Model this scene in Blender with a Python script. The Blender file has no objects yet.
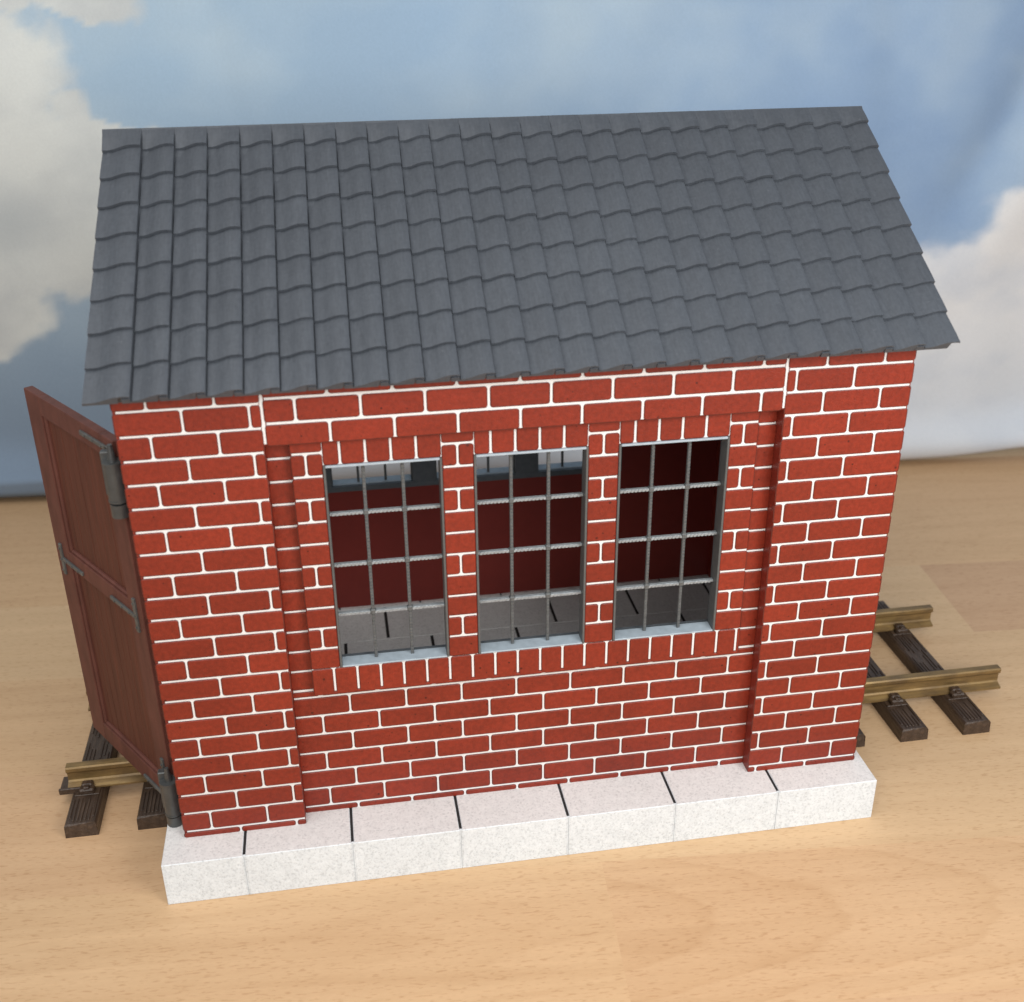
import bpy, math, random
from mathutils import Vector, Matrix, noise
random.seed(7)
# All sizes below are written in brick courses (one course of the model wall = 7.3 mm).
S = 0.0073
G = -2.26            # table top
W, D = 31.62, 20.0   # outer length and depth of the little building
sc = bpy.context.scene
col = sc.collection

# ------------------------------------------------------------------ helpers
class MB:
    def __init__(s): s.v=[]; s.f=[]; s.m=[]; s.attr=[]
    def face(s, pts, m=0):
        b=len(s.v); s.v+= [tuple(p) for p in pts]; s.f.append(tuple(range(b,b+len(pts)))); s.m.append(m)
    def add(s, vs, fs, m=0):
        b=len(s.v); s.v+=[tuple(p) for p in vs]
        for f in fs: s.f.append(tuple(i+b for i in f)); s.m.append(m if isinstance(m,int) else 0)
    def box(s, x0,x1,y0,y1,z0,z1, m=0, c=0.0, M=None):
        """box, optionally with chamfered edges"""
        if c<=0:
            vs=[(x,y,z) for x in (x0,x1) for y in (y0,y1) for z in (z0,z1)]
            fs=[(0,1,3,2),(4,6,7,5),(0,4,5,1),(2,3,7,6),(0,2,6,4),(1,5,7,3)]
        else:
            X=(x0,x1);Y=(y0,y1);Z=(z0,z1); vs=[]; idx={}
            for i in (0,1):
                for j in (0,1):
                    for k in (0,1):
                        sx=c if i==0 else -c; sy=c if j==0 else -c; sz=c if k==0 else -c
                        for a,p in enumerate(((X[i],Y[j]+sy,Z[k]+sz),(X[i]+sx,Y[j],Z[k]+sz),(X[i]+sx,Y[j]+sy,Z[k]))):
                            idx[(i,j,k,a)]=len(vs); vs.append(p)
            fs=[]
            for i in (0,1): fs.append([idx[(i,0,0,0)],idx[(i,0,1,0)],idx[(i,1,1,0)],idx[(i,1,0,0)]][::(1 if i==0 else -1)])
            for j in (0,1): fs.append([idx[(0,j,0,1)],idx[(1,j,0,1)],idx[(1,j,1,1)],idx[(0,j,1,1)]][::(1 if j==0 else -1)])
            for k in (0,1): fs.append([idx[(0,0,k,2)],idx[(0,1,k,2)],idx[(1,1,k,2)],idx[(1,0,k,2)]][::(1 if k==0 else -1)])
            for j in (0,1):
                for k in (0,1): fs.append([idx[(0,j,k,1)],idx[(1,j,k,1)],idx[(1,j,k,2)],idx[(0,j,k,2)]])
            for i in (0,1):
                for k in (0,1): fs.append([idx[(i,0,k,0)],idx[(i,1,k,0)],idx[(i,1,k,2)],idx[(i,0,k,2)]])
            for i in (0,1):
                for j in (0,1): fs.append([idx[(i,j,0,0)],idx[(i,j,1,0)],idx[(i,j,1,1)],idx[(i,j,0,1)]])
            for i in (0,1):
                for j in (0,1):
                    for k in (0,1): fs.append([idx[(i,j,k,0)],idx[(i,j,k,1)],idx[(i,j,k,2)]])
        if M is not None: vs=[tuple(M@Vector(p)) for p in vs]
        s.add(vs,fs,m)
    def cyl(s, a, b, r, n=20, m=0, r2=None, cap=True):
        a=Vector(a); b=Vector(b); ax=(b-a).normalized(); r2=r if r2 is None else r2
        u=ax.orthogonal().normalized(); w=ax.cross(u)
        vs=[]
        for k in range(n):
            t=2*math.pi*k/n; dd=u*math.cos(t)+w*math.sin(t); vs.append(a+dd*r); vs.append(b+dd*r2)
        fs=[(2*k,2*((k+1)%n),2*((k+1)%n)+1,2*k+1) for k in range(n)]
        if cap: fs+= [tuple(range(0,2*n,2))[::-1], tuple(range(1,2*n,2))]
        s.add(vs,fs,m)
    def build(s, name, mats, parent=None, org=(0,0,0), smooth=False, fixn=True):
        me=bpy.data.meshes.new(name)
        o=Vector(org)
        me.from_pydata([tuple((Vector(p)-o)*S) for p in s.v],[],s.f)
        if not isinstance(mats,(list,tuple)): mats=[mats]
        for q in mats: me.materials.append(q)
        for p,mi in zip(me.polygons,s.m): p.material_index=mi; p.use_smooth=smooth
        if fixn:
            import bmesh
            bm=bmesh.new(); bm.from_mesh(me); bmesh.ops.recalc_face_normals(bm,faces=bm.faces); bm.to_mesh(me); bm.free()
        me.update()
        if smooth: me.set_sharp_from_angle(angle=math.radians(32))
        ob=bpy.data.objects.new(name,me); col.objects.link(ob)
        if parent is not None: ob.parent=parent
        return ob

def empty(name, loc, label=None, cat=None, group=None):
    o=bpy.data.objects.new(name,None); col.objects.link(o); o.location=Vector(loc)*S
    o.empty_display_size=0.01
    if label: o['label']=label
    if cat: o['category']=cat
    if group: o['group']=group
    return o
def copy_tree(o,parent):
    c=o.copy(); col.objects.link(c); c.parent=parent
    for ch in list(o.children): copy_tree(ch,c)
    return c

# ------------------------------------------------------------------ materials
def newmat(name):
    m=bpy.data.materials.new(name); m.use_nodes=True; nt=m.node_tree
    b=nt.nodes['Principled BSDF']; return m,nt,b
def N(nt,t,**k):
    n=nt.nodes.new(t)
    for a,v in k.items():
        if hasattr(n,a): setattr(n,a,v)
        else: n.inputs[a.replace('_',' ')].default_value=v
    return n
def coords(nt, scale=1.0, kind='Object'):
    tc=N(nt,'ShaderNodeTexCoord'); mp=N(nt,'ShaderNodeMapping')
    nt.links.new(tc.outputs[kind],mp.inputs['Vector'])
    sc_=(scale,)*3 if not isinstance(scale,(tuple,list)) else scale
    mp.inputs['Scale'].default_value=tuple(q/S for q in sc_) if kind=='Object' else sc_
    return mp.outputs['Vector']
def ramp(nt,fac,stops):
    r=N(nt,'ShaderNodeValToRGB'); el=r.color_ramp.elements
    while len(el)<len(stops): el.new(0.5)
    for e,(p,c) in zip(el,stops): e.position=p; e.color=(*c,1) if len(c)==3 else c
    nt.links.new(fac,r.inputs['Fac']); return r.outputs['Color']
def noise_tex(nt,vec,scale,detail=3,rough=.5,dist=0):
    n=N(nt,'ShaderNodeTexNoise'); n.inputs['Scale'].default_value=scale; n.inputs['Detail'].default_value=detail
    n.inputs['Roughness'].default_value=rough; n.inputs['Distortion'].default_value=dist
    nt.links.new(vec,n.inputs['Vector']); return n.outputs['Fac']
def mix(nt,fac,a,b,mode='MIX'):
    m=N(nt,'ShaderNodeMix',data_type='RGBA',blend_type=mode)
    for sock,v in ((m.inputs[0],fac),(m.inputs[6],a),(m.inputs[7],b)):
        if isinstance(v,(int,float)): sock.default_value=v
        elif isinstance(v,tuple): sock.default_value=(*v,1) if len(v)==3 else v
        else: nt.links.new(v,sock)
    return m.outputs[2]
def bump(nt,b,h,strength=.3,dist=.05,prev=None):
    n=N(nt,'ShaderNodeBump'); n.inputs['Strength'].default_value=strength; n.inputs['Distance'].default_value=dist*S
    nt.links.new(h,n.inputs['Height'])
    if prev is not None: nt.links.new(prev,n.inputs['Normal'])
    nt.links.new(n.outputs['Normal'],b.inputs['Normal']); return n.outputs['Normal']

def simple(name,c,rough=.5,var=.12,nscale=3,bstr=.15,metal=0,spec=.5,fine=14):
    m,nt,b=newmat(name); v=coords(nt)
    n1=noise_tex(nt,v,nscale,4); n2=noise_tex(nt,v,fine,3)
    lo=tuple(q*(1-var) for q in c); hi=tuple(min(1,q*(1+var)) for q in c)
    nt.links.new(ramp(nt,n1,[(.3,lo),(.7,hi)]),b.inputs['Base Color'])
    b.inputs['Roughness'].default_value=rough; b.inputs['Metallic'].default_value=metal
    b.inputs['Specular IOR Level'].default_value=spec
    bump(nt,b,n2,bstr,.05); return m

def brick_mat(name,c,pits=True,rough=.40):
    m,nt,b=newmat(name); v=coords(nt)
    n1=noise_tex(nt,v,.35,3); n2=noise_tex(nt,v,5,5,.65); n3=noise_tex(nt,v,16,3,.6)
    base=ramp(nt,n1,[(.3,tuple(q*.88 for q in c)),(.7,tuple(q*1.1 for q in c))])
    fine=ramp(nt,n2,[(.35,(.8,.8,.8)),(.62,(1.08,1.08,1.08))])
    cc=mix(nt,1.0,base,fine,'MULTIPLY')
    geo=N(nt,'ShaderNodeNewGeometry')
    rv=ramp(nt,geo.outputs['Random Per Island'],[(0,(.9,.88,.88)),(1,(1.09,1.1,1.1))])
    cc=mix(nt,1.0,cc,rv,'MULTIPLY')
    h=n2
    if pits:
        vo=N(nt,'ShaderNodeTexVoronoi'); vo.inputs['Scale'].default_value=2.4; nt.links.new(v,vo.inputs['Vector'])
        k=noise_tex(nt,v,1.3,2)
        a=N(nt,'ShaderNodeMath',operation='MULTIPLY'); nt.links.new(k,a.inputs[0]); a.inputs[1].default_value=.44
        lt=N(nt,'ShaderNodeMath',operation='LESS_THAN'); nt.links.new(vo.outputs['Distance'],lt.inputs[0]); 
        sb=N(nt,'ShaderNodeMath',operation='SUBTRACT'); nt.links.new(a.outputs[0],sb.inputs[0]); sb.inputs[1].default_value=.155
        nt.links.new(sb.outputs[0],lt.inputs[1])
        cc=mix(nt,lt.outputs[0],cc,tuple(q*.35 for q in c))
    nt.links.new(cc,b.inputs['Base Color'])
    r=ramp(nt,n3,[(.3,(rough-.08,)*3),(.7,(rough+.12,)*3)]); nt.links.new(r,b.inputs['Roughness'])
    b.inputs['Specular IOR Level'].default_value=.38
    p=bump(nt,b,n3,.35,.03); bump(nt,b,n2,.3,.05,p)
    return m

BR=(.208,.0225,.0095)
M_brick=brick_mat('brick_red',BR)
M_groove_shade=brick_mat('brick_groove_shade',(.10,.020,.014),False)  # dark ring round each brick: groove shade put into the colour
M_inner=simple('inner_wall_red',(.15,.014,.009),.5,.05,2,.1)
M_brick_plain=brick_mat('brick_plain_red',(.20,.026,.015),False)
M_mortar=simple('mortar_white',(.68,.67,.665),.6,.04,4,.2)

def roof_mat():
    m,nt,b=newmat('roof_slate_grey'); v=coords(nt)
    n1=noise_tex(nt,v,.25,3); n2=noise_tex(nt,v,6,5,.7); sv=coords(nt,(7,.9,.9)); n3=noise_tex(nt,sv,1.6,4,.6)
    c1=ramp(nt,n1,[(.3,(.054,.061,.073)),(.7,(.061,.069,.082))])
    c2=ramp(nt,n2,[(.3,(.88,.89,.90)),(.7,(1.12,1.12,1.11))])
    cc=mix(nt,1.0,c1,c2,'MULTIPLY')
    cc=mix(nt,1.0,cc,ramp(nt,n3,[(.3,(.90,.90,.90)),(.72,(1.12,1.12,1.12))]),'MULTIPLY')
    sp=ramp(nt,noise_tex(nt,v,3.1,6,.8),[(.64,(0,0,0)),(.74,(1,1,1))])
    f=N(nt,'ShaderNodeMath',operation='MULTIPLY'); nt.links.new(sp,f.inputs[0]); f.inputs[1].default_value=.28
    cc=mix(nt,f.outputs[0],cc,(.28,.29,.31))
    geo=N(nt,'ShaderNodeNewGeometry')
    rv=ramp(nt,geo.outputs['Random Per Island'],[(0,(.965,.965,.965)),(1,(1.035,1.035,1.035))])
    cc=mix(nt,1.0,cc,rv,'MULTIPLY')
    nt.links.new(cc,b.inputs['Base Color']); b.inputs['Roughness'].default_value=.52; b.inputs['Specular IOR Level'].default_value=.4
    p=bump(nt,b,n3,.12,.03); bump(nt,b,n2,.35,.03,p); return m
M_roof=roof_mat()
M_sill=simple('sill_grey_blue',(.34,.40,.45),.45,.10,3,.15)
M_grey=simple('window_grey_plastic',(.085,.09,.09),.42,.12,3,.2)
M_grey_dk=simple('frame_dark_grey',(.075,.085,.095),.5,.12,3,.2)
M_rung=simple('rung_highlight_grey',(.30,.325,.34),.36,.15,6,.4,.2)  # paler than the uprights: highlights on the crossbars put into the colour
M_bar=simple('bar_metal_grey',(.105,.112,.115),.38,.15,6,.4,.2)
M_hinge=simple('hinge_gunmetal',(.08,.084,.084),.38,.2,2,.2,.35)
M_strap=simple('strap_grey',(.10,.102,.098),.45,.25,3,.3,.2)
M_black=simple('groove_black',(.012,.012,.012),.8)
def stone(name,c,c2):
    m,nt,b=newmat(name); v=coords(nt)
    n1=noise_tex(nt,v,2.2,5,.75); n2=noise_tex(nt,v,9,3,.7); n0=noise_tex(nt,v,.3,2)
    a=ramp(nt,n2,[(.33,tuple(q*.80 for q in c2)),(.45,c2),(.60,c)])
    bb=ramp(nt,n1,[(.35,(.93,.93,.93)),(.65,(1.03,1.03,1.03))])
    cc=mix(nt,1.0,a,bb,'MULTIPLY')
    cc=mix(nt,1.0,cc,ramp(nt,n0,[(.3,(.96,.96,.96)),(.7,(1.0,1.0,1.0))]),'MULTIPLY')
    nt.links.new(cc,b.inputs['Base Color']); b.inputs['Roughness'].default_value=.75
    bump(nt,b,n2,.35,.05); return m
M_stone=stone('plinth_white_stone',(.71,.75,.775),(.655,.695,.72))
M_stone_top=stone('plinth_top_stone',(.68,.66,.645),(.64,.62,.61))
M_floor=stone('floor_slab_grey',(.62,.62,.61),(.58,.58,.57))

def door_mat(name,c,dirscale):
    m,nt,b=newmat(name); v=coords(nt,dirscale); v2=coords(nt)
    n=noise_tex(nt,v,1,5,.6); n2=noise_tex(nt,v2,6,4)
    cc=ramp(nt,n,[(.3,tuple(q*.72 for q in c)),(.7,tuple(q*1.2 for q in c))])
    nt.links.new(cc,b.inputs['Base Color']); b.inputs['Roughness'].default_value=.6; b.inputs['Specular IOR Level'].default_value=.3
    p=bump(nt,b,n,.2,.04); bump(nt,b,n2,.12,.03,p); return m
M_door=door_mat('door_plank_brown',(.10,.031,.019),(2.6,2.6,.22))
M_door_frame=door_mat('door_frame_brown',(.118,.042,.031),(1.6,1.6,.5))

M_sleeper=None
def sleeper_mat():
    m,nt,b=newmat('sleeper_dark_brown'); v=coords(nt,(5,.5,5)); v2=coords(nt)
    n=noise_tex(nt,v,1,5,.65,.4); n2=noise_tex(nt,v2,5,4)
    cc=ramp(nt,n,[(.3,(.030,.017,.010)),(.52,(.050,.030,.019)),(.75,(.095,.060,.040))])
    nt.links.new(cc,b.inputs['Base Color']); b.inputs['Roughness'].default_value=.42
    p=bump(nt,b,n,.5,.12); bump(nt,b,n2,.3,.05,p); return m
M_sleeper=sleeper_mat()
def rail_mat():
    m,nt,b=newmat('rail_aged_brass'); v=coords(nt,(.35,2.4,2.4)); v2=coords(nt)
    n=noise_tex(nt,v,1.2,5,.65); n2=noise_tex(nt,v2,1.0,4,.6)
    c1=ramp(nt,n,[(.3,(.14,.088,.034)),(.55,(.25,.160,.062)),(.75,(.40,.27,.10))])
    cc=mix(nt,ramp(nt,n2,[(.4,(0,0,0)),(.75,(.5,.5,.5))]),c1,(.07,.045,.028))
    nt.links.new(cc,b.inputs['Base Color']); b.inputs['Metallic'].default_value=.35; b.inputs['Roughness'].default_value=.42
    bump(nt,b,n2,.2,.05); return m
M_rail=rail_mat()

# ------------------------------------------------------------------ brickwork
J=.150               # mortar joint width
def brick(mb,x0,x1,z0,z1,y,dirn=-1):
    """rounded-corner brick face standing 0.045 proud of the joint; front at y, facing dirn*y"""
    if x1-x0<.05 or z1-z0<.05: return
    r=min(.085,(x1-x0)*.35,(z1-z0)*.35)
    def ring(off,yy,rr):
        pts=[]
        for cx,cz,a0 in ((x1-r,z1-r,0),(x0+r,z1-r,90),(x0+r,z0+r,180),(x1-r,z0+r,270)):
            for k in range(4):
                a=math.radians(a0+30*k); pts.append((cx+(rr+off)*math.cos(a),yy,cz+(rr+off)*math.sin(a)))
        return pts
    jx=random.uniform(-.006,.006)
    yo=y+jx
    n=16
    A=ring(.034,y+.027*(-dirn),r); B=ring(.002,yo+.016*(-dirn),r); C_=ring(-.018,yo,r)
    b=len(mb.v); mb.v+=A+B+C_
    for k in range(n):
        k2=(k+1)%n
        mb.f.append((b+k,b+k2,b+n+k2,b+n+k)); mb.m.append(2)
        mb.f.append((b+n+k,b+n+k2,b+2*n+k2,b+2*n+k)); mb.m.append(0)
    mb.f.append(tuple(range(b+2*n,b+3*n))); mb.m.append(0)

def strip(mb,x0,x1,z0,z1,y):
    # mortar: a raised, slightly uneven white bead
    mb.box(x0,x1,y+.030,y+.07,z0,z1,1,c=.008)

def slab(mb,x0,x1,y0,y1,z0,z1): mb.box(x0,x1,y0+.058,y1,z0,z1,3)

def coursed(mb,x0,x1,z0,z1,y,lines,jointsfn,edgeL=.0,edgeR=.0,pull=.1):
    """courses between mortar lines; jointsfn(i)-> list of joint x for course i"""
    ls=[l for l in lines if z0+.02<l<z1-.02]
    zs=[z0]+ls+[z1]
    for l in ls: strip(mb,x0+(.12 if edgeL else .04),x1-(.06 if edgeR else .02),l-J/2-.06,l+J/2+.06,y)
    for i in range(len(zs)-1):
        a=zs[i]+(J/2 if i>0 else 0); b=zs[i+1]-(J/2 if i<len(zs)-2 else 0)
        mid=(zs[i]+zs[i+1])/2
        js=sorted(j for j in jointsfn(mid) if x0+.12<j<x1-.12)
        for j in js: strip(mb,j-J/2-.04,j+J/2+.04,zs[i]+.0,zs[i+1]-.0,y+.003)
        xs=[x0-J/2]+js+[x1+J/2]
        for k in range(len(xs)-1):
            brick(mb,xs[k]+J/2,xs[k+1]-J/2,a,b,y)

BM=[M_brick,M_mortar,M_groove_shade,M_brick_plain]
SHED=empty('engine_shed',(W/2,D/2,G),
  'red brick model shed with dark grey tiled roof and barred windows on white plinth','model building')
OS=(W/2,D/2,G)
U=2.472; B0=.323
def par(mid): return int(math.floor(mid-B0))+1     # course number
LZ=[B0+k for k in range(0,23)]
def jL(mid): return [ (-.018+.5*U if par(mid)%2 else -.018+U)+k*U for k in range(-1,4)]
def jR(mid): return [ (27.85 if par(mid)%2 else 27.85-.5*U)+k*U for k in range(-1,4)]
def jC(mid): return [ (18.865 if par(mid)%2 else 18.865-.5*U)+k*U for k in range(-8,8)]

# front wall object: core (inner leaf) is the wall itself; the decorated layers are its parts
WT=21.25   # wall top
YI=1.3     # inner face of the wall
wins=[7.47,13.45,19.43]; WW=4.70; WZ0,WZ1=7.98,17.42
def wall_core(flip=False):
    mb=MB(); y0,y1=.80,YI
    if flip: y0,y1=D-YI,D-.80
    mb.box(0.02,W-.02,y0,y1,0.0,WZ0,0); mb.box(0.02,W-.02,y0,y1,WZ1,WT,0)
    xs=[0.02]+sum([[w,w+WW] for w in wins],[])+[W-.02]
    for k in range(0,len(xs),2): mb.box(xs[k],xs[k+1],y0,y1,WZ0,WZ1,0)
    return mb
FW=wall_core().build('front_wall',[M_inner],SHED,OS)
FW['label']='brick front wall with stepped piers and window surround'
# left pier
mb=MB(); slab(mb,.0,5.32,0,.80,0,WT); coursed(mb,0,5.32,0,WT,0,LZ,jL,1,0)
mb.build('pier',BM,FW,OS)
mb=MB(); slab(mb,26.24,W,0,.80,0,WT); coursed(mb,26.24,W,0,WT,0,LZ,jR,0,1)
mb.build('pier',BM,FW,OS)
# top band
def jT(mid):
    if mid<19.49: return [7.88-U+k*U for k in range(0,9)]
    if mid<20.5: return [6.63+k*U for k in range(-1,9)]
    return [7.87-U+k*U for k in range(0,9)]
mb=MB(); slab(mb,5.32,26.24,0,.80,18.6,WT); 
J0=J; J=.165
coursed(mb,5.40+J/2,26.17-J/2,18.6,WT,0,[19.49,20.5],jT); J=J0
strip(mb,5.33,5.475,18.66,WT,0); strip(mb,26.095,26.235,18.66,WT,0)
mb.build('top_band',BM,FW,OS)
# lower recessed panel
YR=.726
mb=MB(); slab(mb,5.32,26.24,YR,.80+.02,0,6.62); coursed(mb,5.32,26.24,0,6.62,YR,LZ,jC)
mb.build('wall_panel',BM,FW,OS)
# side strips beside the surround
for (a,b) in ((5.32,6.27),(25.33,26.24)):
    mb=MB(); slab(mb,a,b,YR,.82,6.62,18.6)
    coursed(mb,a,b,6.62,18.6,YR,[6.72+k for k in range(0,12)],lambda m:[])
    mb.build('wall_strip',BM,FW,OS)
# window surround
YS=.40
mb=MB()
X0,X1=6.27,25.33
mb.box(X0,X1,YS+.058,.81,6.62,WZ0,3); mb.box(X0,X1,YS+.058,.81,WZ1,18.6,3)
xs=[X0]+sum([[w,w+WW] for w in wins],[])+[X1]
for k in range(0,len(xs),2): mb.box(xs[k],xs[k+1],YS+.058,.81,WZ0,WZ1,3)
SZ=[8.0+k for k in range(0,11)]
split={17,15,12,9}
def colm(a,b,jx,off):
    def jf(mid): return [jx] if int(math.floor(mid-off)) in split else []
    return jf
cols=[(X0,wins[0]-.02,6.83),(wins[0]+WW+.02,wins[1]-.02,12.80),(wins[1]+WW+.02,wins[2]-.02,18.79),(wins[2]+WW+.02,X1,24.72)]
for i,(a,b,jx) in enumerate(cols):
    coursed(mb,a,b,8.0,18.6,YS,[8.98+k for k in range(0,10)],lambda mid,jx=jx:[jx] if int(round(mid-.48)) in split else [],0,0,.02)
    strip(mb,a,b,8.0-J/2-.03,8.0+J/2-.01,YS-.002)
# soldier courses above the windows
for i,w in enumerate(wins):
    a,b=w-.02,w+WW+.02; js=[8.16-7.47+w+k*1.0 for k in range(4)] if i<2 else [w+.66+k for k in range(4)]
    for jx in (a,b): strip(mb,jx-J/2-.02,jx+J/2+.02,WZ1+.02,18.6,YS-.004)
    for jx in js: strip(mb,jx-J/2-.05,jx+J/2+.05,WZ1+.02,18.6,YS-.004)
    ed=[a]+js+[b]
    for k in range(len(ed)-1): brick(mb,ed[k]+J/2,ed[k+1]-J/2,WZ1+.04,18.6,YS)
# soldier course below
js=[7.18+k for k in range(0,17)]+[24.27,25.18]
for jx in js: strip(mb,jx-J/2-.03,jx+J/2+.03,6.78,7.97,YS-.004)
ed=[X0-J/2]+js+[X1+J/2]
for k in range(len(ed)-1): brick(mb,ed[k]+J/2,ed[k+1]-J/2,6.66,7.93,YS)
mb.box(X0,X1,YS+.01,.7,6.62,6.74,0,c=.02)
mb.build('window_surround',BM,FW,OS)

# back wall
BW=wall_core(True).build('back_wall',[M_inner],SHED,OS)
mb=MB()
def back_skin():
    mb=MB()
    y0,y1=D-.80,D-.06
    for a,b in ((0,5.32),(26.24,W)): mb.box(a,b,y0,D-.06,0,WT,3)
    mb.box(5.32,26.24,y0,D-.06,18.6,WT,3)
    mb.box(5.32,26.24,y0,D-.73,0,WZ0,3); mb.box(5.32,26.24,y0,D-.73,WZ1,18.6,3)
    xs=[5.32]+sum([[w,w+WW] for w in wins],[])+[26.24]
    for k in range(0,len(xs),2): mb.box(xs[k],xs[k+1],y0,D-.73,WZ0,WZ1,3)
    return mb
mb=back_skin()
for a,b,jf in ((0,5.32,jL),(26.24,W,jR)):
    ls=[l for l in LZ if l<WT]
    for i,l in enumerate(ls):
        mb.box(a,b,D-.065,D-.03,l-J/2-.05,l+J/2+.05,1)
        z0=l; z1=min(WT,l+1)
        js=[j for j in jf(l+.5) if a+.1<j<b-.1]; ed=[a-J/2]+js+[b+J/2]
        for j in js: mb.box(j-J/2-.05,j+J/2+.05,D-.065,D-.033,z0,z1,1)
        for k in range(len(ed)-1): brick(mb,ed[k]+J/2,ed[k+1]-J/2,z0+J/2,z1-J/2,D,1)
mb.build('wall_panel',BM,BW,OS)

# roof plane
EY,EZ=-1.233,21.306; RY,RZ=10.0,29.047
SL=math.hypot(RY-EY,RZ-EZ); ey=(RY-EY)/SL; ez=(RZ-EZ)/SL
def rp(x,s,h,front=True):
    tw=(x-16)/16*.06*(1-s/SL)           # the loose roof sits a trifle crooked
    y=EY+ey*s-ez*h; z=EZ+ez*s+ey*h+tw
    if not front: y=D-y
    return (x,y,z)
# gable walls with a wide door opening
def gable(x0,x1,sgn):
    mb=MB(); o0,o1,oz=1.75,D-1.75,18.75
    mb.box(x0,x1,.82,o0,0,WT,3); mb.box(x0,x1,o1,D-.82,0,WT,3)
    # pentagon head
    def zt(y):
        yy=y if y<=10 else D-y; return EZ+(yy-EY)*ez/ey-.62
    ys=[.82,10,D-.82]
    v=[]; 
    for x in (x0,x1):
        v+=[(x,.82,WT),(x,10,zt(10)),(x,D-.82,WT),(x,D-.82,oz),(x,.82,oz)]
    mb.add(v,[(0,1,2,3,4),(9,8,7,6,5),(0,5,6,1),(1,6,7,2),(2,7,8,3),(3,8,9,4),(4,9,5,0)],3)
    # raised courses on the outside face
    xo=x0-.03 if sgn<0 else x1+.03
    for k in range(0,28):
        z=B0+k
        if z<18.4:
            for a,b in ((.86,1.75),(D-1.75,D-.86)): mb.box(min(xo,xo-sgn*.04),max(xo,xo-sgn*.04),a,b,z-J/2,z+J/2,1)
    for k in range(0,28):
        z=B0+k; 
        if z<=oz+.2: continue
        yl=.86 if z<WT else EY+(z+.7-EZ)*ey/ez
        if yl>9.8: break
        mb.box(min(xo,xo-sgn*.04),max(xo,xo-sgn*.04),yl,D-yl,z-J/2,z+J/2,1)
        q=yl+ (1.2 if k%2 else .3)
        while q<D-yl:
            mb.box(min(xo,xo-sgn*.036),max(xo,xo-sgn*.036),q-J/2,q+J/2,z-1+J/2,z-J/2,1); q+=U
    return mb
gable(0.03,YI,-1).build('gable_wall',BM,SHED,OS)
gable(W-YI,W-.03,1).build('gable_wall',BM,SHED,OS)

# roof
prof=[(-.25,.05),(-.02,.05),(.0,-.12),(.012,-.12),(.025,-.045),(.14,-.05),(.28,-.005),(.42,.08),(.56,.165),(.70,.215),(.74,.22),(.86,.225),(.95,.21),(.99,.18)]
rowp=1.565
def tile(mb,xa,w,s0,s1,front,first=False,last=False,bottom=False):
    t0=.15; rows=4; ov=.3
    pr=[p for p in prof if not(first and p[0]<0.05)]
    if first: pr=[(0,-.045)]+pr
    n=len(pr)
    js=random.uniform(-.015,.015); jh=random.uniform(-.012,.012)
    top=[];bot=[]
    full=s1-s0
    for r in range(rows+1):
        f=r/rows; s=s0+js+(full+ov)*f
        if s>SL-.001: s=SL-.001
        hh=.225-.165*(s-s0)/rowp+jh
        for q,(t,h) in enumerate(pr):
            drop=.018 if r==0 else 0
            if full<rowp-.1: k=min(1,f*1.5); h=h*(1-k)+.17*k
            if r==0: ss=s+ (0.0)
            xq=xa+t*w
            if first and t<=0.001: xq-=.13*(1-s/SL)
            xq+=.17*s/SL*((1-t) if last else 1)
            top.append(rp(xq,s,hh-.28+h*(1 if last or True else 1)-drop,front))
            hb=h-t0
            if bottom: hb=-.20 if t<.72 else h-.085
            bot.append(rp(xq,s,hh-.28+hb,front))
    b=len(mb.v); mb.v+=top+bot; T=len(top)
    def F(*i): mb.f.append(tuple(b+k for k in i)); mb.m.append(0)
    for r in range(rows):
        for q in range(n-1):
            a=r*n+q; F(a,a+1,a+1+n,a+n); F(T+a,T+a+n,T+a+1+n,T+a+1)
    for q in range(n-1): F(q,T+q,T+q+1,q+1); e=rows*n+q; F(e,e+1,T+e+1,T+e)
    for r in range(rows):
        a=r*n; F(a,a+n,T+a+n,T+a); a=r*n+n-1; F(a,T+a,T+a+n,a+n)
xe=[-.62]+[.95+1.3195*k for k in range(0,24)]+[32.74]
ROOF=MB()
for front in (True,False):
    # unseen slab added under the tiles to block light from the interior
    pts=[]
    for h in (-.62,-.34):
        for (x,s) in ((-.3,.35),(32.4,.35),(32.4,SL+.0),(-.3,SL+.0)): pts.append(rp(x,s,h,front))
    pts[6]=(pts[6][0],10,pts[6][2]); pts[7]=(pts[7][0],10,pts[7][2]); pts[2]=(pts[2][0],10,pts[2][2]); pts[3]=(pts[3][0],10,pts[3][2])
    ROOF.add(pts,[(0,1,2,3),(7,6,5,4),(0,4,5,1),(1,5,6,2),(3,2,6,7),(0,3,7,4)],0)
base=ROOF.build('roof',[M_roof],SHED,OS)
for front in (True,False):
    mb=MB()
    for r in range(9):
        s0=.04+r*rowp; s1=min(s0+rowp,SL)
        if s0>SL-.3: continue
        for c in range(len(xe)-1):
            tile(mb,xe[c],xe[c+1]-xe[c],s0,s1,front,c==0,c==len(xe)-2,r==0)
    mb.build('tile_slope',[M_roof],base,OS,smooth=True)
mb=MB()  # ridge piece
mb.add([rp(-.62,SL-.42,.02),rp(32.74,SL-.42,.02),rp(32.74,SL,.06),rp(-.62,SL,.06),rp(32.74,SL-.42,.02,False),rp(-.62,SL-.42,.02,False)],[(0,1,2,3),(3,2,4,5)],0)
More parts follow.
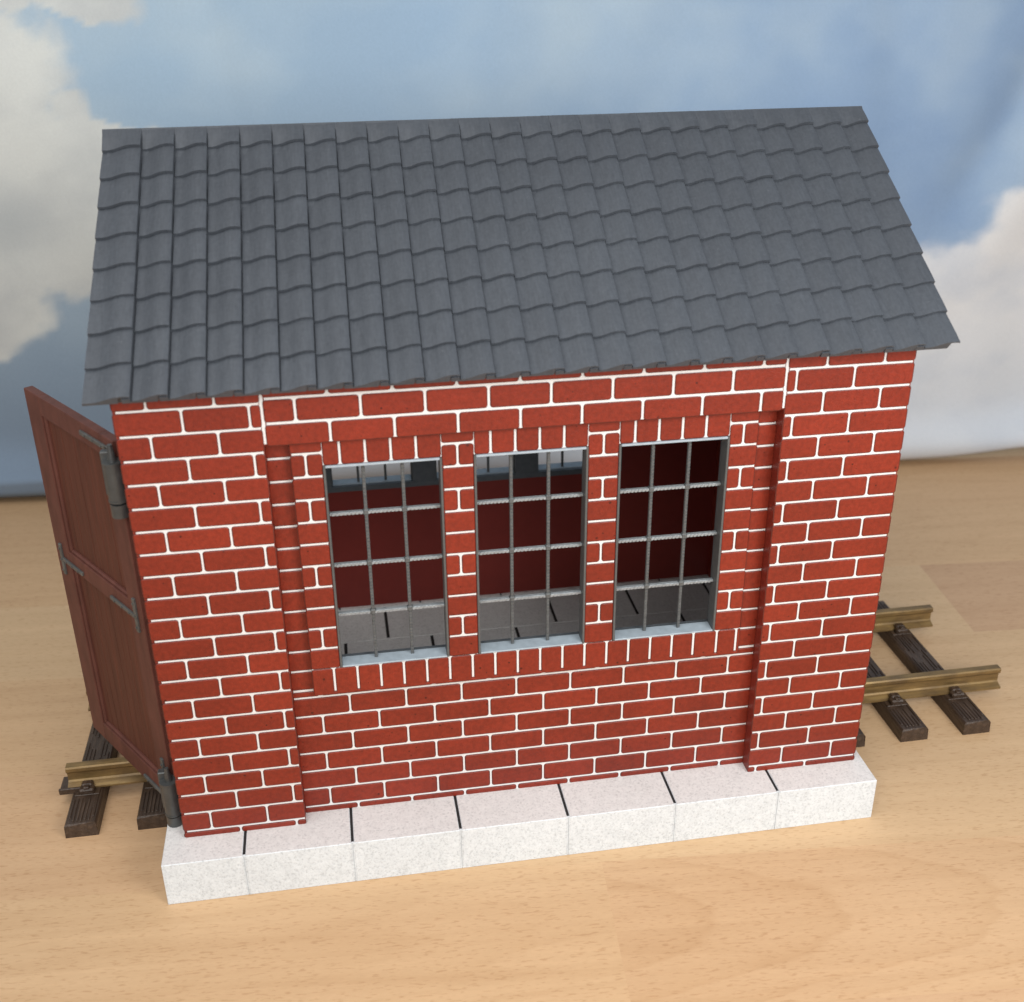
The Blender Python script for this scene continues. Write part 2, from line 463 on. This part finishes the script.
# (the ridge is a plain fold where both slopes meet)
mb2=MB(); zr=RZ+.0
a=rp(0,SL-.30,-.03); 
v=[]
for x in (-.47,32.76):
    v+=[(x,a[1],a[2]-.10),(x,a[1]+.02,a[2]-.02),(x,10-.03,zr),(x,10+.03,zr),(x,D-a[1]-.02,a[2]-.02),(x,D-a[1],a[2]-.10),(x,10,zr-.35)]
mb2.add(v,[(0,7,8,1),(1,8,9,2),(2,9,10,3),(3,10,11,4),(4,11,12,5),(5,12,13,6),(6,13,7,0),(0,1,2,3,4,5,6),(13,12,11,10,9,8,7)],0)
mb2.build('ridge',[M_roof],base,OS)

# plinth
mb=MB(); gx=[2.63,7.36,12.2,17.14,22.19,27.17]
PX0,PX1=-.885,32.07
def stone_row(mb,xs,y0,y1,z0,z1,mt,ms,gap=.05,front=False):
    for k in range(len(xs)-1):
        a=xs[k]+(gap if k>0 else 0); b=xs[k+1]-(gap if k<len(xs)-2 else 0)
        mb.box(a,b,y0,y1,z0,z1-.012,ms,c=.02); mb.box(a+.025,b-.025,y0+.03,y1-.02,z1-.014,z1,mt)
    for x in xs[1:-1]:
        mb.box(x-gap,x+gap,y0+.10,y1-.01,z0,z1-.05,2); mb.box(x-gap-.005,x-.022,y0+.004,y0+.10,z0+.01,z1-.012,ms); mb.box(x+.022,x+gap+.005,y0+.004,y0+.10,z0+.01,z1-.012,ms); mb.box(x-.03,x+.03,y0+.045,y0+.11,z0+.01,z1-.014,ms)
stone_row(mb,[PX0]+gx+[PX1],-1.6,1.6,G,0,1,0,.062)
mb.build('plinth',[M_stone,M_stone_top,M_black],SHED,OS)
mb=MB(); stone_row(mb,[PX0]+gx+[PX1],18.4,21.6,G,0,1,0)
mb.build('plinth',[M_stone,M_stone_top,M_black],SHED,OS)
mb=MB()
rows=[(1.62,4.9),(4.92,8.2),(8.22,11.5),(11.52,14.8),(14.82,18.38)]
for i,(a,b) in enumerate(rows):
    off=[2.63,5.1][i%2] if i%2 else 5.05
    xs=[PX0+.1]+[ (2.65 if (i%2) else 5.1)+4.93*k for k in range(0,6)]
    xs=[x for x in xs if x<31.5]+[PX1-.1]
    stone_row(mb,xs,a,b,-.32,0,0,0,.085)
mb.build('floor',[M_floor,M_floor,M_black],SHED,OS)

# windows (frame > bars, sill)
def make_window():
    o=(0,0,0)
    f=MB(); t=.095; dep=.74; w=WW; h=WZ1-WZ0
    # frame lining: jambs, head
    f.box(0,t,0,dep,0,h,0,c=.015); f.box(w-t,w,0,dep,0,h,0,c=.015); f.box(t,w-t,0,dep,h-t,h,1,c=.015)
    fr=f.build('window',[M_grey,M_sill],SHED,o)
    s=MB(); s.box(t,w-t,.0,dep,0.0,.07,0,c=.015); 
    s.build('sill',[M_sill],fr,o)
    bmb=MB(); yb=.50
    for k in (1,2):
        x=w*k/3
        bmb.box(x-.07,x+.07,yb-.07,yb+.07,.06,h-t,0,c=.02)
        # crimps along the bar
        n=int((h-.3)/.16)
        for i in range(n):
            z=.2+i*.16
            bmb.box(x-.055,x+.055,yb-.10,yb-.06,z,z+.09,0)
    for k in (1,2,3):
        z=h*k/4+.02
        bmb.box(t,w-t,yb-.10,yb+.10,z-.06,z+.06,1,c=.02)
        n=int((w-.3)/.16)
        for i in range(n):
            x=.2+i*.16
            bmb.box(x,x+.09,yb-.13,yb-.09,z-.05,z+.05,1)
        for x in (w/3,2*w/3): bmb.box(x-.13,x+.13,yb-.14,yb+.1,z-.13,z+.13,0,c=.05)
    bmb.build('window_bars',[M_bar,M_rung],fr,o)
    return fr
w0=make_window()
def casing(parent,back):
    m=MB(); q=.36; a0=wins[0]-q; a1=wins[2]+WW+q; y0,y1=1.105,1.36
    def bx(x0,x1,z0,z1,c=.02):
        if back: m.box(x0,x1,D-y1,D-y0,z0,z1,0,c=c)
        else: m.box(x0,x1,y0,y1,z0,z1,0,c=c)
    bx(a0,a1,WZ0-.30,WZ0+.03); bx(a0,a1,WZ1-.03,WZ1+.3)
    xs=[a0]+sum([[w+.03,w+WW-.03] for w in wins],[])+[a1]
    for k in range(0,len(xs),2): bx(xs[k],xs[k+1],WZ0+.03,WZ1-.03)
    m.build('inner_frame',[M_grey_dk],parent,OS)
casing(FW,False); casing(BW,True)
def put(o,x,y,z,rz=0):
    o.location=((x-OS[0])*S,(y-OS[1])*S,(z-OS[2])*S); o.rotation_euler=(0,0,rz)
for i,w in enumerate(wins):
    o=w0 if i==0 else copy_tree(w0,SHED)
    put(o,w,.36,WZ0)
for i,w in enumerate(wins):
    o=copy_tree(w0,SHED); put(o,w+WW,D-.36,WZ0,math.pi)

# door leaf (local: s along leaf, front face at local y=0 facing -y)
def make_door():
    o=(0,0,0); z0,z1=.45,18.62; w=8.3; a,b=-.12,8.3
    fr=MB()
    fr.box(a,1.1,0,.42,z0,z1,0,c=.03); fr.box(6.86,b,0,.42,z0,z1,0,c=.03)
    for q0,q1 in ((z0,1.5),(10.2,11.05),(17.72,z1)): fr.box(1.1,6.86,.003,.417,q0,q1,0,c=.02)
    # moulded inner edge
    for q0,q1 in ((1.5,10.2),(11.05,17.72)):
        fr.box(1.1,1.30,.07,.38,q0,q1,0,c=.06); fr.box(6.66,6.86,.07,.38,q0,q1,0,c=.06)
        fr.box(1.28,6.68,.07,.38,q0,q0+.16,0,c=.06); fr.box(1.28,6.68,.07,.38,q1-.16,q1,0,c=.06)
    d=fr.build('door',[M_door_frame],SHED,o)
    d['label']='brown plank door leaf standing open beside the left gable'
    p=MB()
    for q0,q1 in ((1.62,10.08),(11.17,17.6)):
        n=9; x=1.26; ww=(6.70-1.26)/n
        for k in range(n):
            p.box(x+k*ww+.012,x+(k+1)*ww-.012,.20+random.uniform(-.008,.008),.34,q0,q1,0,c=.02)
    p.build('door_panel',[M_door],d,o)
    def strap(parts):
        m=MB()
        for (x0,x1,q0,q1) in parts: m.box(x0,x1,-.10,.02,q0,q1,0,c=.025)
        for (x0,x1,q0,q1) in parts:
            if x1-x0>q1-q0:
                for f in (.2,.5,.8): x=x0+(x1-x0)*f; m.cyl((x,-.10,(q0+q1)/2),(x,-.145,(q0+q1)/2),.05,8)
            else:
                for f in (.15,.5,.85): z=q0+(q1-q0)*f; m.cyl(((x0+x1)/2,-.10,z),((x0+x1)/2,-.145,z),.05,8)
        return m.build('strap',[M_strap],d,o)
    strap([(.30,2.75,18.08,18.28),(.27,.52,17.0,18.3)])
    strap([(.30,.52,9.72,11.38),(.52,2.75,10.36,10.55)])
    strap([(7.52,7.74,9.62,11.22),(5.5,7.52,10.36,10.55)])
    strap([(.30,2.75,.62,.82),(.30,.52,.8,3.05)])
    return d
d0=make_door()
ang=math.atan2(7.0,-4.74)
def hinge_set(dr,leafside=1):
    pass
def place_door(o,x,y,a,flip=1):
    o.location=((x-OS[0])*S,(y-OS[1])*S,(0-OS[2])*S); o.rotation_euler=(0,0,a); o.scale=(1,flip,1)
# local +x runs along the leaf, local -y faces out/front: leaf direction at ang, outward normal is rotated -90deg
# from the leaf direction, which points away from the viewer, so the leaf is mirrored in y
place_door(d0,-.55,1.6,ang,-1)
# second leaf of the left gable, folded back behind the shed's far corner
d1=copy_tree(d0,SHED); place_door(d1,-.55,D-1.6,math.radians(100),1)
if 'label' in d1: d1['label']='brown plank door leaf at the far corner of the left gable'
for i,(yy,a,fl) in enumerate(((1.6,math.radians(80),1),(D-1.6,math.radians(-80),-1))):
    dd=copy_tree(d0,SHED); place_door(dd,W+.0,yy,a,fl); dd['label']='brown plank door leaf closed across the right gable'
    place_door(dd,W-.62,yy,math.radians(90 if i==0 else -90),fl)

# hinge posts at the left front corner
def hinge(z0,z1,zr0,zr1,flange):
    m=MB(); c=(-.52,1.12)
    m.cyl((*c,z0),(*c,z1),.37,28)
    m.cyl((*c,z1),(*c,z1+.06),.40,28); m.cyl((*c,z0-.02),(*c,z0+.05),.39,28)
    m.cyl((*c,zr0),(*c,zr1),.36,28)
    m.cyl((*c,zr1),(*c,z0),.2,16)
    m.cyl((*c,z1+.06),(*c,z1+.75),.17,14,r2=.09)
    m.box(-.62,.1,1.0,1.3,z0+.1,z1-.1,0,c=.03); m.box(-.62,.1,1.0,1.3,zr0,zr1,0,c=.03)
    # tongue running to the leaf strap
    m.box(-.98,-.50,1.25,1.60,z0+.15,z1+.4,0,c=.04)
    h=m.build('hinge',[M_hinge],SHED,OS,smooth=True)
    return h
hinge(16.3,17.9,15.62,16.18,0)
hinge(.62,2.35,.0,.52,0)

# ------------------------------------------------------------------ track
TR=empty('railway_track',(17,9.9,G),'model railway track with brass rails on dark brown sleepers, running through the brick shed','railway track')
OT=(17,9.9,G)
def sleeper(first):
    m=MB(); y0,y1=3.55,16.25; w=1.52; zb,zt=G,G+.74
    # slightly tapered beam with grooved top
    v=[]; 
    for y,sh in ((y0,0),(y0+.18,1),(y1-.18,1),(y1,0)):
        pass
    ww=w/2; wt=ww-.07
    P=[]
    for y in (y0,y1):
        yy=y+(.10 if y==y0 else -.10)
        P+=[(-ww,y,zb),(ww,y,zb),(ww-.02,y+(yy-y)*.3,zt-.10),(wt-.03,yy,zt),(-wt+.03,yy,zt),(-ww+.02,y+(yy-y)*.3,zt-.10)]
    m.add(P,[(0,1,2,3,4,5),(11,10,9,8,7,6)]+[(k,(k+1)%6,(k+1)%6+6,k+6) for k in range(6)],0)
    rr=random.Random(5)
    for k in range(7):
        x=-.54+k*.18; L=rr.uniform(.8,1.7)
        for ya in (y0+.25+rr.uniform(0,.3), 8+rr.uniform(-1.5,1), y1-.3-L-rr.uniform(0,.2),10.2+rr.uniform(-1,1)):
            m.box(x-.05,x+.045,ya,ya+L,zt-.01,zt+.05,0,c=.02)
    # shoulder plates and rail chairs
    sl=m.build('sleeper',[M_sleeper],TR,(0,9.9,G))
    for yr in (6.6,13.2):
        c=MB()
        c.box(-.60,.60,yr-.98,yr+.98,zt-.02,zt+.07,0,c=.03)
        for sg in (-1,1):
            c.box(-.36,.36,yr+sg*.76-.22,yr+sg*.76+.22,zt+.04,zt+.36,0,c=.08)
            c.box(-.27,.27,yr+sg*.50-.2,yr+sg*.50+.2,zt+.20,zt+.46,0,c=.07)
            c.box(-.14,.14,yr+sg*.80-.14,yr+sg*.80+.14,zt+.3,zt+.46,0,c=.04)
        c.build('rail_chair',[M_sleeper],sl,(0,9.9,G))
    return sl
s0=sleeper(True)
xsl=[-5.38,-2.05,1.5,5.05,8.6,12.1,15.65,19.2,22.75,26.3,29.85,33.36,36.88,40.42]
for i,x in enumerate(xsl):
    o=s0 if i==0 else copy_tree(s0,TR)
    o.location=((x-OT[0])*S,0,0)
def rail(y,x0,x1):
    m=MB(); zb=G+.79
    # flat-bottom section
    half=[(.50,0),(.50,.10),(.16,.24),(.09,.32),(.09,.72),(.20,.84),(.25,.90),(.25,1.08),(.19,1.15)]
    sec=[(a,z) for a,z in half]+[(-a,z) for a,z in half[::-1]]
    n=len(sec); v=[]
    for x in (x0,x1):
        for a,z in sec: v.append((x,y+a,zb+z))
    m.add(v,[tuple(range(n))[::-1],tuple(range(n,2*n))]+[(k,(k+1)%n,(k+1)%n+n,k+n) for k in range(n)],0)
    return m.build('rail',[M_rail],TR,OT)
rail(6.6,-6.35,43.15); rail(13.2,-6.45,42.6)
# fishplate at the left end of the near rail
m=MB(); m.box(-6.75,-5.4,6.0,7.2,G+.66,G+.84,0,c=.04); m.box(-6.75,-5.6,5.95,6.1,G+.66,G+1.0,0,c=.04)
m.build('rail_joiner',[M_sleeper],TR,OT)

# ------------------------------------------------------------------ table top : beech-look boards
TA=-.083   # boards run a little askew to the shed
def bt(xp,yp,z=G): # board coords -> world
    c,s=math.cos(TA),math.sin(TA); return (xp*c-yp*s, xp*s+yp*c, z)
rowsb=[-60,-51.6,-43.1,-34.6,-26.1,-17.65,-9.2,-.75,7.95,16.6,25.0,33.5,42,50.5]
joint={-60:10,-51.6:40,-43.1:-4,-34.6:26,-26.1:-30,-17.65:58,-9.2:18.7,-.75:8,7.95:24,16.6:44.3,25.0:21,33.5:3,42:30}
LB=64.0
me=bpy.data.meshes.new('table_top'); vs=[];fs=[];uv=[];bid=[]
rr=random.Random(11)
for i in range(len(rowsb)-1):
    y0,y1=rowsb[i],rowsb[i+1]; j=joint.get(y0,0)
    xs=[j+LB*k for k in range(-3,4)]; xs=[-150]+[x for x in xs if -149<x<199]+[200]
    for k in range(len(xs)-1):
        b=len(vs); vs+=[bt(xs[k],y0),bt(xs[k+1],y0),bt(xs[k+1],y1),bt(xs[k],y1)]; fs.append((b,b+1,b+2,b+3))
        L=xs[k+1]-xs[k]; uv+= [(xs[k],y0),(xs[k+1],y0),(xs[k+1],y1),(xs[k],y1)]
        tone=rr.random()
        if y0==16.6 and k==[q for q,x in enumerate(xs) if abs(x-44.3)<.1][0]: tone=1.0
        elif y0==16.6: tone=.22
        if y0==-9.2: tone=.42 if xs[k]<18 else .60
        if y0==-.75: tone=.66 if xs[k]<7 else .30
        if y0==7.95: tone=.45 if xs[k]<23 else .30
        if y0==25.0: tone=.45
        if y0==33.5: tone=.5
        bid.append((tone,rr.random()))
me.from_pydata([tuple(Vector(p)*S) for p in vs],[],fs)
ul=me.uv_layers.new(name='boards'); 
for i,u in enumerate(uv): ul.data[i].uv=u
a3=me.attributes.new('arch','FLOAT','FACE'); at=me.attributes.new('tone','FLOAT','FACE'); a2=me.attributes.new('seed','FLOAT','FACE')
for i,(a,b) in enumerate(bid): a3.data[i].value=.48 if abs(a-.60)<1e-6 else .12; at.data[i].value=a; a2.data[i].value=b
def wood():
    m,nt,b=newmat('beech_laminate')
    uvn=N(nt,'ShaderNodeUVMap'); uvn.uv_map='boards'
    tone=N(nt,'ShaderNodeAttribute'); tone.attribute_name='tone'
    seed=N(nt,'ShaderNodeAttribute'); seed.attribute_name='seed'
    cb=N(nt,'ShaderNodeCombineXYZ'); mu=N(nt,'ShaderNodeMath',operation='MULTIPLY'); mu.inputs[1].default_value=37
    nt.links.new(seed.outputs['Fac'],mu.inputs[0]); nt.links.new(mu.outputs[0],cb.inputs[2])
    add=N(nt,'ShaderNodeVectorMath',operation='ADD'); nt.links.new(uvn.outputs[0],add.inputs[0]); nt.links.new(cb.outputs[0],add.inputs[1])
    def mp(sx,sy):
        q=N(nt,'ShaderNodeMapping'); q.inputs['Scale'].default_value=(sx,sy,1); nt.links.new(add.outputs[0],q.inputs['Vector']); return q.outputs[0]
    # large cathedral figure: contour lines of a stretched noise
    f0=noise_tex(nt,mp(.018,.20),1.0,2,.45)
    sn=N(nt,'ShaderNodeMath',operation='MULTIPLY'); sn.inputs[1].default_value=11; nt.links.new(f0,sn.inputs[0])
    fr=N(nt,'ShaderNodeMath',operation='FRACT'); nt.links.new(sn.outputs[0],fr.inputs[0])
    figure=ramp(nt,fr.outputs[0],[(0,(1.02,1.02,1.02)),(.45,(1.0,.995,.99)),(.78,(.90,.87,.83)),(.90,(.84,.79,.73)),(.96,(1.0,1.0,1.0))])
    f1=noise_tex(nt,mp(.07,1.1),1.0,5,.62,.3)
    streak=ramp(nt,f1,[(.28,(.94,.92,.90)),(.55,(1,1,1)),(.75,(1.05,1.05,1.05))])
    # short dark pores
    pv=noise_tex(nt,mp(2.3,11),1.0,2,.5,.2)
    pore=ramp(nt,pv,[(.31,(.70,.60,.50)),(.43,(1,1,1))])
    f3=noise_tex(nt,mp(3,14),1.0,3,.6)
    fine=ramp(nt,f3,[(.3,(.97,.965,.96)),(.7,(1.025,1.025,1.025))])
    # arched figure of a flat-sawn board
    sep=N(nt,'ShaderNodeSeparateXYZ'); nt.links.new(uvn.outputs[0],sep.inputs[0])
    def M_(op,a,b=None):
        q=N(nt,'ShaderNodeMath',operation=op)
        for i_,v_ in enumerate((a,b)):
            if v_ is None: continue
            if isinstance(v_,(int,float)): q.inputs[i_].default_value=v_
            else: nt.links.new(v_,q.inputs[i_])
        return q.outputs[0]
    yy=M_('ADD',sep.outputs['Y'],4.3); y2=M_('MULTIPLY',M_('MULTIPLY',yy,yy),.62)
    wob=M_('MULTIPLY',noise_tex(nt,mp(.10,.35),1.0,3,.5),7.0)
    ff=M_('FRACT',M_('MULTIPLY',M_('ADD',M_('ADD',sep.outputs['X'],y2),wob),.148))
    arch=ramp(nt,ff,[(0,(1,1,1)),(.45,(.985,.98,.975)),(.80,(.93,.90,.86)),(.90,(.86,.81,.75)),(.97,(1,1,1))])
    arc=N(nt,'ShaderNodeAttribute'); arc.attribute_name='arch'
    base=ramp(nt,tone.outputs['Fac'],[(0,(.59,.425,.255)),(.5,(.55,.362,.205)),(1,(.52,.335,.20))])
    c=mix(nt,.22,base,figure,'MULTIPLY'); c=mix(nt,arc.outputs['Fac'],c,arch,'MULTIPLY'); c=mix(nt,1.0,c,streak,'MULTIPLY'); c=mix(nt,.5,c,pore,'MULTIPLY'); c=mix(nt,1.0,c,fine,'MULTIPLY')
    nt.links.new(c,b.inputs['Base Color']); b.inputs['Roughness'].default_value=.48; b.inputs['Specular IOR Level'].default_value=.35
    bump(nt,b,pv,.12,.03)
    return m
me.materials.append(wood()); me.update()
tb=bpy.data.objects.new('table_top',me); col.objects.link(tb); tb['kind']='structure'

# ------------------------------------------------------------------ printed sky cloth
def sm(a,b,x):
    t=max(0,min(1,(x-a)/(b-a))) if b!=a else 0; return t*t*(3-2*t)
def fbm(x,y,z=0,o=5):
    s=0;a=.5
    for k in range(o):
        s+=a*noise.noise(Vector((x,y,z+k*7.1))); x*=2.03;y*=2.03;a*=.52
    return s
CL=[ # clouds on the print: (x, z, rx, rz)
 (-19,27,12.5,9.5),(-13.5,20,11,6.5),(-18,13.5,7.6,5.6),(-6.5,24.0,5.0,1.9),(-7.5,33.5,6.0,2.4),(-9,18.5,8.0,4.0),
 (-27,20,18,12)]
CR=[(62,10,14,9.0),(50,4,16,7.5),(66,15,11,5.5),(72,2,25,12),(28,-1,36,8),(57,-2,30,8)]
CB=[]
def clothcol(x,z):
    wx=x+fbm(x*.16,z*.16,3)*4.2; wz=z+fbm(x*.16,z*.16,9)*4.2
    def m(L,soft):
        v=-9
        for (a,b,c,d) in L: v=max(v,1-math.hypot((wx-a)/c,(wz-b)/d))
        return v
    vL=m(CL,1)+fbm(x*.55,z*.55,1)*.16; vR=m(CR,1)+fbm(x*.5,z*.5,4)*.16
    # blue ground; shade at the cloth's lower left is painted in
    t=sm(-5,33,z); u=sm(-20,65,x)
    top=Vector((.345,.475,.60)); topR=Vector((.28,.40,.575)); low=Vector((.20,.265,.355)).lerp(Vector((.29,.38,.50)),sm(-14,6,x))
    c=low.lerp(top.lerp(topR,u),t)
    w=fbm(x*.055+3,z*.07,2)
    c=c.lerp(Vector((.50,.60,.66)),max(0,min(.55,(w+.10)*1.25))*sm(3,20,z))
    c=c.lerp(Vector((.16,.265,.47)),max(0,min(.7,(-w-.02)*1.6))*sm(20,55,x))
    k=sm(0.0,.20,vL)
    g=fbm(x*.14,z*.2,6)
    cl=Vector((.66,.685,.66)).lerp(Vector((.52,.545,.545)),max(0,min(1,.35+g*1.9)))
    band=math.exp(-((z-18.6)/2.6)**2)*sm(-4,-16,x); cl=cl.lerp(Vector((.40,.435,.45)),band*.65)
    c=c.lerp(cl,k*.93)
    k=sm(0.0,.22,vR)
    cl=Vector((.72,.725,.73)).lerp(Vector((.62,.66,.71)),sm(14,1,z)).lerp(Vector((.50,.55,.63)),max(0,min(.6,.05+g*1.3)))
    c=c.lerp(cl,k*.95)
    return c
nx,nz=420,230; X0c,X1c,Z1c=-70,125,60
vs=[];cs=[]
for j in range(nz+1):
    for i in range(nx+1):
        x=X0c+(X1c-X0c)*i/nx; v=j/nz; z=Z1c*v**1.15
        y=43.2-.081*(x+18)
        # bottom of the cloth: rolls towards the viewer and tucks under
        lift=.9*math.exp(-((x-64)/5.5)**2)
        y+= -1.3*math.exp(-((z-1.6)/1.9)**2)+ .0
        if z<1.0: y+= (1-z)**2*1.1
        # hanging folds
        fold=math.sin(x*.20+z*.05+1.1*math.sin(x*.043))*.22+fbm(x*.07,z*.022,5,3)*1.6
        dg=(x-57.5)-(z-26)*.55
        fold+= .9*(.9*math.exp(-(dg/2.4)**2)-.9*math.exp(-((dg-5)/3)**2))*sm(12,26,z)
        dg=(x-49)-(z-26)*-.1; fold+= .7*math.exp(-(dg/2.0)**2)*sm(10,25,z)
        dg=(x-3)-(z-26)*-.15; fold+= .12*math.exp(-(dg/.9)**2)
        fold+= -.35*math.exp(-((z-1.9-.02*(x+18))/.35)**2)*sm(10,-10,x)
        y+=fold*sm(-.5,5,z)
        vs.append((x,y,G+.03+z+lift*math.exp(-z*.6)))
        cs.append(clothcol(x,G+z))
fs=[(j*(nx+1)+i,j*(nx+1)+i+1,(j+1)*(nx+1)+i+1,(j+1)*(nx+1)+i) for j in range(nz) for i in range(nx)]
me=bpy.data.meshes.new('sky'); me.from_pydata([tuple(Vector(p)*S) for p in vs],[],fs)
ca=me.color_attributes.new('print','FLOAT_COLOR','POINT')
for i,c in enumerate(cs): ca.data[i].color=(c[0],c[1],c[2],1)
for p in me.polygons: p.use_smooth=True
m,nt,b=newmat('printed_sky_cloth'); a=N(nt,'ShaderNodeVertexColor'); a.layer_name='print'
v=coords(nt); wv=noise_tex(nt,v,7,3,.6)
nt.links.new(mix(nt,1.0,a.outputs[0],ramp(nt,wv,[(.3,(.965,.965,.965)),(.7,(1.03,1.03,1.03))]),'MULTIPLY'),b.inputs['Base Color'])
b.inputs['Roughness'].default_value=.85; b.inputs['Specular IOR Level'].default_value=.15
bump(nt,b,wv,.12,.05)
me.materials.append(m); me.update()
sk=bpy.data.objects.new('sky',me); col.objects.link(sk); sk['kind']='structure'

# ------------------------------------------------------------------ light
def area(name,loc,target,size,power,color,sy=None):
    l=bpy.data.lights.new(name,'AREA'); l.shape='RECTANGLE'; l.size=size*S; l.size_y=(sy or size)*S
    l.energy=power; l.color=color
    o=bpy.data.objects.new(name,l); col.objects.link(o); o.location=Vector(loc)*S
    o.rotation_euler=(Vector(target)-Vector(loc)).to_track_quat('-Z','Y').to_euler(); return o
area('key_lamp',(2,-62,46),(14,4,4),44,1.45,(1,.985,.96),36)
area('right_fill',(44,-44,40),(22,0,12),30,1.65,(1,.985,.96),26)  # unseen area light added to brighten the wall towards the upper right
area('overhead_fill',(-25,-25,100),(14,4,0),80,2.7,(1,.98,.95),80)  # unseen overhead area light added to brighten the cloth bottom and table behind
wd=bpy.data.worlds.new('World'); sc.world=wd; wd.use_nodes=True
bg=wd.node_tree.nodes['Background']; bg.inputs[0].default_value=(.93,.96,1,1); bg.inputs[1].default_value=.39

# ------------------------------------------------------------------ camera
cam=bpy.data.cameras.new('camera'); co=bpy.data.objects.new('camera',cam); col.objects.link(co); sc.camera=co
CX,CY,CZ=8.3344,-41.2154,35.7242; AX,AY,AZ=-0.452343,-0.009291,-0.158407; F=1142.717723
cx,sx=math.cos(AX),math.sin(AX)
Z=Matrix.Rotation(AZ,3,'Z'); fw=Z@Vector((0,cx,sx)); up=Z@Vector((0,-sx,cx)); r=Z@Vector((1,0,0))
cr,sr=math.cos(AY),math.sin(AY); R_=r*cr+up*sr; U_=-r*sr+up*cr
M=Matrix((R_,U_,-fw)).transposed().to_4x4(); M.translation=Vector((CX,CY,CZ))*S; co.matrix_world=M
cam.sensor_fit='HORIZONTAL'; cam.sensor_width=36; cam.lens=F/1024*36
cam.clip_start=.01; cam.clip_end=20
cam.dof.use_dof=True; cam.dof.focus_distance=54*S; cam.dof.aperture_fstop=17
sc.view_settings.view_transform='Standard'; sc.view_settings.look='None'; sc.view_settings.exposure=0; sc.view_settings.gamma=1
sc.view_settings.use_curve_mapping=False
